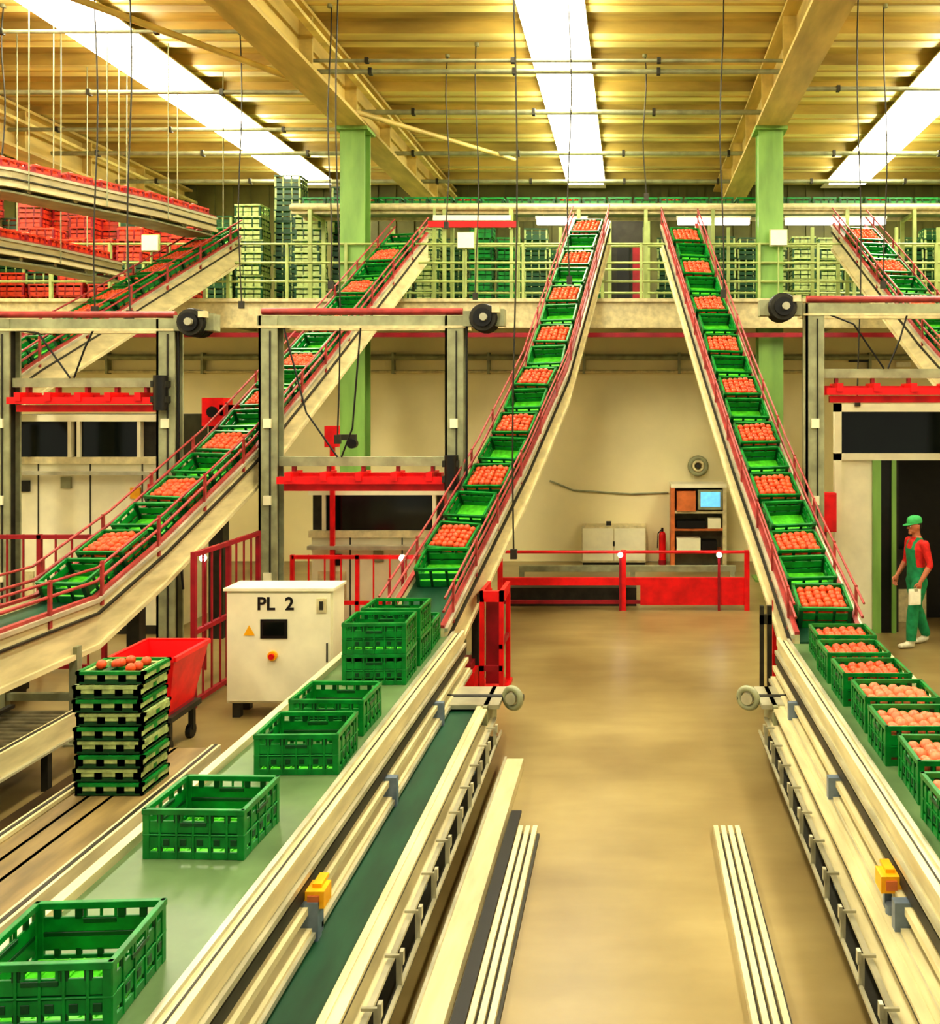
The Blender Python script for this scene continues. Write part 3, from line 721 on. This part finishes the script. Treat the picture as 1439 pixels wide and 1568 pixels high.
b=MB(); b.box(-7.6,-6.9,9.9,10.5,.05,.9,'dgrey'); b.box(-7.65,-6.85,9.85,10.55,.9,.95,'alu'); b.box(-7.5,-7.2,9.86,9.9,.4,.8,'yellow'); b.box(-7.6,-6.9,9.95,10.45,0,.05,'black'); b.obj('machine_cabinet')
b=MB(); b.box(-5.95,-5.75,12.9,13.1,0,3.2,'dgrey'); b.box(-6.0,-5.7,12.8,13.1,3.0,3.4,'red'); b.box(-5.75,-5.5,12.8,12.95,3.15,3.3,'red'); b.box(-5.65,-5.55,12.8,12.9,2.7,3.3,'red'); b.cyl((-5.85,12.78,3.2),(-5.85,12.8,3.2),.08,'black',12); b.obj('picker_arm')
b=MB(); b.box(-4.32,-4.18,12.98,13.12,0,.04,'red'); b.box(-4.28,-4.22,13.02,13.08,.04,2.8,'red'); b.box(-4.34,-4.16,12.97,13.1,2.7,3.0,'red'); b.box(-4.2,-3.9,12.98,13.05,2.8,2.88,'dgrey'); b.cyl((-3.95,12.95,2.75),(-3.95,13.05,2.75),.07,'black',12); b.obj('picker_arm')

for x,y,zb in ((-1.44,11.4,1.5),(-.9,13.5,5.2),(-6.9,12.6,4.6),(-7.6,13,4.7),(-9.2,11.4,5.6),(-9.6,14,7.1),(-2.6,15.5,5.2),(-3.2,16,6.5),(3.3,13.2,3.4),(3.9,14,5.2),(-6.4,15,5.0),(1.35,13.5,5.0),(.25,16,7.0),(-4.6,14,5.2),(-8.2,11.8,4.5),(5.8,15,6.5),(-3.9,12.2,2.9)):
    b=MB(); q=[(x+math.sin(i*.9+x)*.03,y,9.43-(9.43-zb)*i/8) for i in range(9)]
    b.pipe(q,.011,'dgrey',5); b.cyl((x,y,9.38),(x,y,9.43),.04,'grey',8); e=q[-1]
    b.box(e[0]-.04,e[0]+.04,y-.03,y+.03,zb-.12,zb,'dgrey'); b.obj('hanging_cable')

# ------------------------------------------------------------ worker
def tube(mb,pts,rad,k='skin',n=14):
    pts=[V(p) for p in pts]; rad=[(r,r) if not isinstance(r,tuple) else r for r in rad]
    d0=(pts[0]-pts[1]).normalized(); d1=(pts[-1]-pts[-2]).normalized()
    P=[pts[0]+d0*rad[0][0]*.7,pts[0]+d0*rad[0][0]*.45]+pts+[pts[-1]+d1*rad[-1][0]*.45,pts[-1]+d1*rad[-1][0]*.7]
    R=[tuple(q*.35 for q in rad[0]),tuple(q*.8 for q in rad[0])]+rad+[tuple(q*.8 for q in rad[-1]),tuple(q*.35 for q in rad[-1])]
    vs=[]; m=len(P)
    for i in range(m):
        t=(P[min(i+1,m-1)]-P[max(i-1,0)]).normalized()
        ref=V((0,1,0)) if abs(t.y)<.9 else V((1,0,0))
        a=(ref-t*ref.dot(t)).normalized(); c=t.cross(a)
        for j in range(n):
            q=2*math.pi*j/n; vs.append(P[i]+a*math.cos(q)*R[i][1]+c*math.sin(q)*R[i][0])
    fs=[]
    for i in range(m-1):
        for j in range(n): fs.append((i*n+j,i*n+(j+1)%n,(i+1)*n+(j+1)%n,(i+1)*n+j))
    fs.append(tuple(range(n))[::-1]); fs.append(tuple((m-1)*n+j for j in range(n)))
    mb.raw(vs,fs,k,True)
def remeshed(mb,name,vox,it,parent,classify,mats):
    o=mb.obj('tmp'); r=o.modifiers.new('r','REMESH'); r.mode='VOXEL'; r.voxel_size=vox
    s=o.modifiers.new('s','SMOOTH'); s.iterations=it; s.factor=.5
    bpy.context.view_layer.update()
    me=bpy.data.meshes.new_from_object(o.evaluated_get(bpy.context.evaluated_depsgraph_get())); bpy.data.objects.remove(o)
    me.materials.clear()
    for k in mats: me.materials.append(M[k])
    for p in me.polygons: p.material_index=mats.index(classify(p.center,p.normal)); p.use_smooth=True
    ob=bpy.data.objects.new(name,me); scene.collection.objects.link(ob); ob.parent=parent; return ob
wk=bpy.data.objects.new('factory_worker',None); scene.collection.objects.link(wk)
bd=MB()
tube(bd,[(0,0,.9),(0,0,.98),(-.005,0,1.08),(-.015,0,1.2),(-.015,0,1.32),(0,0,1.41),(.005,0,1.46)],[(.115,.165),(.12,.165),(.115,.15),(.115,.16),(.12,.185),(.1,.185),(.07,.12)],n=20)
tube(bd,[(.005,0,1.44),(-.01,0,1.54)],[.062,.058])
Ln=[(-.0,-.09,.9),(-.12,-.1,.5),(-.15,-.1,.1)]; Lf=[(.0,.09,.9),(.06,.1,.5),(.2,.1,.13)]
for L in (Ln,Lf):
    h,kn,an=[V(p) for p in L]
    tube(bd,[h,h.lerp(kn,.4),kn.lerp(h,.1),kn,kn.lerp(an,.35),an.lerp(kn,.15),an],[.105,.1,.08,.078,.08,.07,.066])
tube(bd,[(-.13,-.1,.05),(-.21,-.1,.045),(-.32,-.1,.035)],[(.048,.045),(.042,.05),(.03,.045)])
tube(bd,[(.21,.1,.075),(.13,.1,.045),(.03,.1,.032)],[(.048,.045),(.042,.05),(.03,.045)])
An=[(0,-.185,1.42),(.05,-.25,1.14),(-.09,-.25,.93)]; Af=[(0,.185,1.42),(-.01,.25,1.14),(-.15,.24,.94)]
for A in (An,Af):
    s,e,w=[V(p) for p in A]
    tube(bd,[s,s.lerp(e,.3),s.lerp(e,.8),e,e.lerp(w,.3),w],[.066,.058,.048,.045,.042,.028])
def segd(p,a,b):
    a=V(a); b=V(b); t=max(0,min(1,(p-a).dot(b-a)/(b-a).length_squared)); return (p-a-(b-a)*t).length
def cls(c,n):
    if c.z>1.49 and abs(c.y)<.09: return 'skin'
    for A in (An,Af):
        if segd(c,A[1],A[2])<.06 and c.z<1.2 and abs(c.y)>.17:
            return 'skin' if (c-V(A[1])).dot((V(A[2])-V(A[1])).normalized())>.05 else 'shirt'
        if segd(c,A[0],A[1])<.075: return 'shirt'
    if c.z<.1: return 'shoe'
    if c.z<1.1: return 'overall'
    if c.z<1.34 and abs(c.y)<.12 and c.x<0: return 'overall'
    if .06<abs(c.y)<.11: return 'overall'
    if c.z<1.2 and c.x>0 and abs(c.y)<.12: return 'overall'
    return 'shirt'
remeshed(bd,'body',.011,4,wk,cls,['skin','shirt','overall','shoe'])
hd=MB()
hd.sphere((0,0,.125),.1,'skin',20,14,(1.0,.78,1.2)); hd.sphere((-.03,0,.06),.07,'skin',16,10,(.95,.8,.85))
tube(hd,[(.01,0,-.03),(.0,0,.05)],[.055,.058])
tube(hd,[(-.092,0,.125),(-.112,0,.095)],[(.01,.011),(.017,.017)],n=8)
hd.sphere((-.083,0,.028),.026,'skin',10,8); hd.sphere((-.09,0,.052),.016,'skin',10,6,(.8,1.5,.5)); hd.sphere((-.09,0,.062),.014,'skin',10,6,(.8,1.6,.5)); hd.sphere((-.085,0,.142),.02,'skin',10,6,(.7,2.4,.6))
for sy in (-1,1): hd.sphere((.008,sy*.08,.1),.03,'skin',10,8,(.6,.35,1.05))
def hcls(c,n):
    if segd(c,(.008,-.08,.1),(.008,.08,.1))<.034 and abs(c.y)>.073: return 'skin'
    if c.z>.15 or (c.x>.03 and c.z>.045) or (c.x>.0 and c.z>.12): return 'hair'
    return 'skin'
H=remeshed(hd,'head',.005,2,wk,hcls,['skin','hair']); H.location=(-.015,0,1.53); H.rotation_euler=(0,-.12,0)
fx=MB()
for sy in (-1,1):
    fx.sphere((-.087,sy*.032,.118),.011,'paper',10,8); fx.sphere((-.096,sy*.032,.118),.005,'hair',8,6); fx.box(-.097,-.088,sy*.032-.015,sy*.032+.015,.136,.141,'hair')
fx.box(-.104,-.1,-.02,.02,.056,.059,'dred')
fx.obj('face_features',H)
cp=MB()
vs=[];n=24;rings=[(1.0,.0),(1.02,.03),(.96,.06),(.8,.085),(.5,.1),(.12,.105)]
for r,z in rings:
    for i in range(n):
        q=2*math.pi*i/n; vs.append((.002+.107*r*math.cos(q),.087*r*math.sin(q),.152+z))
fs=[(j*n+i,j*n+(i+1)%n,(j+1)*n+(i+1)%n,(j+1)*n+i) for j in range(len(rings)-1) for i in range(n)]+[tuple(range((len(rings)-1)*n,len(rings)*n))]
cp.raw(vs,fs,'cap',True)
vs=[];k=9
for t in (0,1):
    for i in range(k):
        q=math.pi*(.5+ (i/(k-1)))
        x=.002+.107*math.cos(q); y=.087*math.sin(q)
        e=max(0,-math.cos(q))
        for o in (0,1): vs.append((x-o*.075*e**.6, y*(1-.12*o), .156-t*.006-o*.012*e))
idx=lambda t,i,o:(t*k+i)*2+o
fs=[]
for i in range(k-1):
    fs+= [(idx(0,i,0),idx(0,i,1),idx(0,i+1,1),idx(0,i+1,0)),(idx(1,i,0),idx(1,i+1,0),idx(1,i+1,1),idx(1,i,1)),(idx(0,i,1),idx(1,i,1),idx(1,i+1,1),idx(0,i+1,1))]
cp.raw(vs,fs,'cap',True); cp.sphere((.0,0,.258),.009,'cap',8,6)
cp.obj('cap',H)
def hand(w,dirv,acr,side,curl,name):
    w=V(w); d=V(dirv).normalized(); across=V(acr); across=(across-d*across.dot(d)).normalized(); nrm=d.cross(across)*side
    m=MB(); P=[w-d*.03,w,w+d*.04,w+d*.085]
    vs=[];n=12
    for p,(a,b) in zip(P,((.024,.02),(.027,.018),(.04,.016),(.041,.012))):
        for j in range(n):
            q=2*math.pi*j/n; vs.append(p+across*a*math.cos(q)+nrm*b*math.sin(q))
    fs=[(i*n+j,i*n+(j+1)%n,(i+1)*n+(j+1)%n,(i+1)*n+j) for i in range(3) for j in range(n)]+[tuple(range(n))[::-1],tuple(3*n+j for j in range(n))]
    m.raw(vs,fs,'skin',True)
    L=[.07,.08,.075,.06]
    for i in range(4):
        o=w+d*.083+across*((i-1.5)*-.0205); l=L[i]
        p1=o+d*l*.42+nrm*curl*.2*l; p2=p1+d*l*.22+nrm*curl*.36*l; p3=p2+nrm*curl*.33*l
        tube(m,[o-d*.02,o,p1,p2,p3],[.0092,.0095,.009,.0085,.0075],n=8)
    o=w+d*.02+across*.03; tube(m,[o-across*.01,o+across*.016+d*.02,o+across*.024+d*.045+nrm*.012,o+across*.018+d*.065+nrm*.026],[.012,.0115,.0105,.009],n=8)
    m.obj(name,wk)
hand((-.1,-.25,.915),(-.35,.0,-1),(-1,0,.3),1,1.0,'hand_near')
hand((-.16,.24,.925),(-.4,0,-1),(-1,0,.3),-1,.7,'hand_far')
g=MB(); g.box(-.27,-.1,-.262,-.235,.62,.83,'paper'); g.box(-.265,-.11,-.27,-.262,.64,.81,'paper'); g.box(-.2,-.15,-.272,-.25,.8,.84,'alu'); g.obj('clipboard',wk)
wk.location=(3.93,12.55,0); wk.rotation_euler=(0,0,.25)

# ------------------------------------------------------------ world, camera
w=bpy.data.worlds.new('hall_ambient'); scene.world=w; w.use_nodes=True
bg=w.node_tree.nodes['Background']; bg.inputs['Color'].default_value=(1,.94,.72,1); bg.inputs['Strength'].default_value=.5
for lx in (-8.5,-1.2,5.8):
    ld=bpy.data.lights.new('ceiling_lamp','AREA'); ld.shape='RECTANGLE'; ld.size=.7; ld.size_y=6; ld.energy=240; ld.color=(1,.94,.76)
    o=bpy.data.objects.new('ceiling_lamp',ld); scene.collection.objects.link(o); o.location=(lx,-1.5,9.2)
cam=bpy.data.cameras.new('camera'); co=bpy.data.objects.new('camera',cam); scene.collection.objects.link(co)
co.location=(0,0,3.3); co.rotation_euler=(math.pi/2,0,0)
cam.sensor_fit='HORIZONTAL'; cam.sensor_width=36; cam.lens=1400/1439*36
cam.shift_x=-(965-719.5)/1439; cam.shift_y=-(784-620)/1439
cam.clip_end=200
scene.camera=co
scene.view_settings.view_transform='Standard'
for lk in ('Medium High Contrast','Standard - Medium High Contrast'):
    try:
        scene.view_settings.look=lk; break
    except Exception as e: print(e)
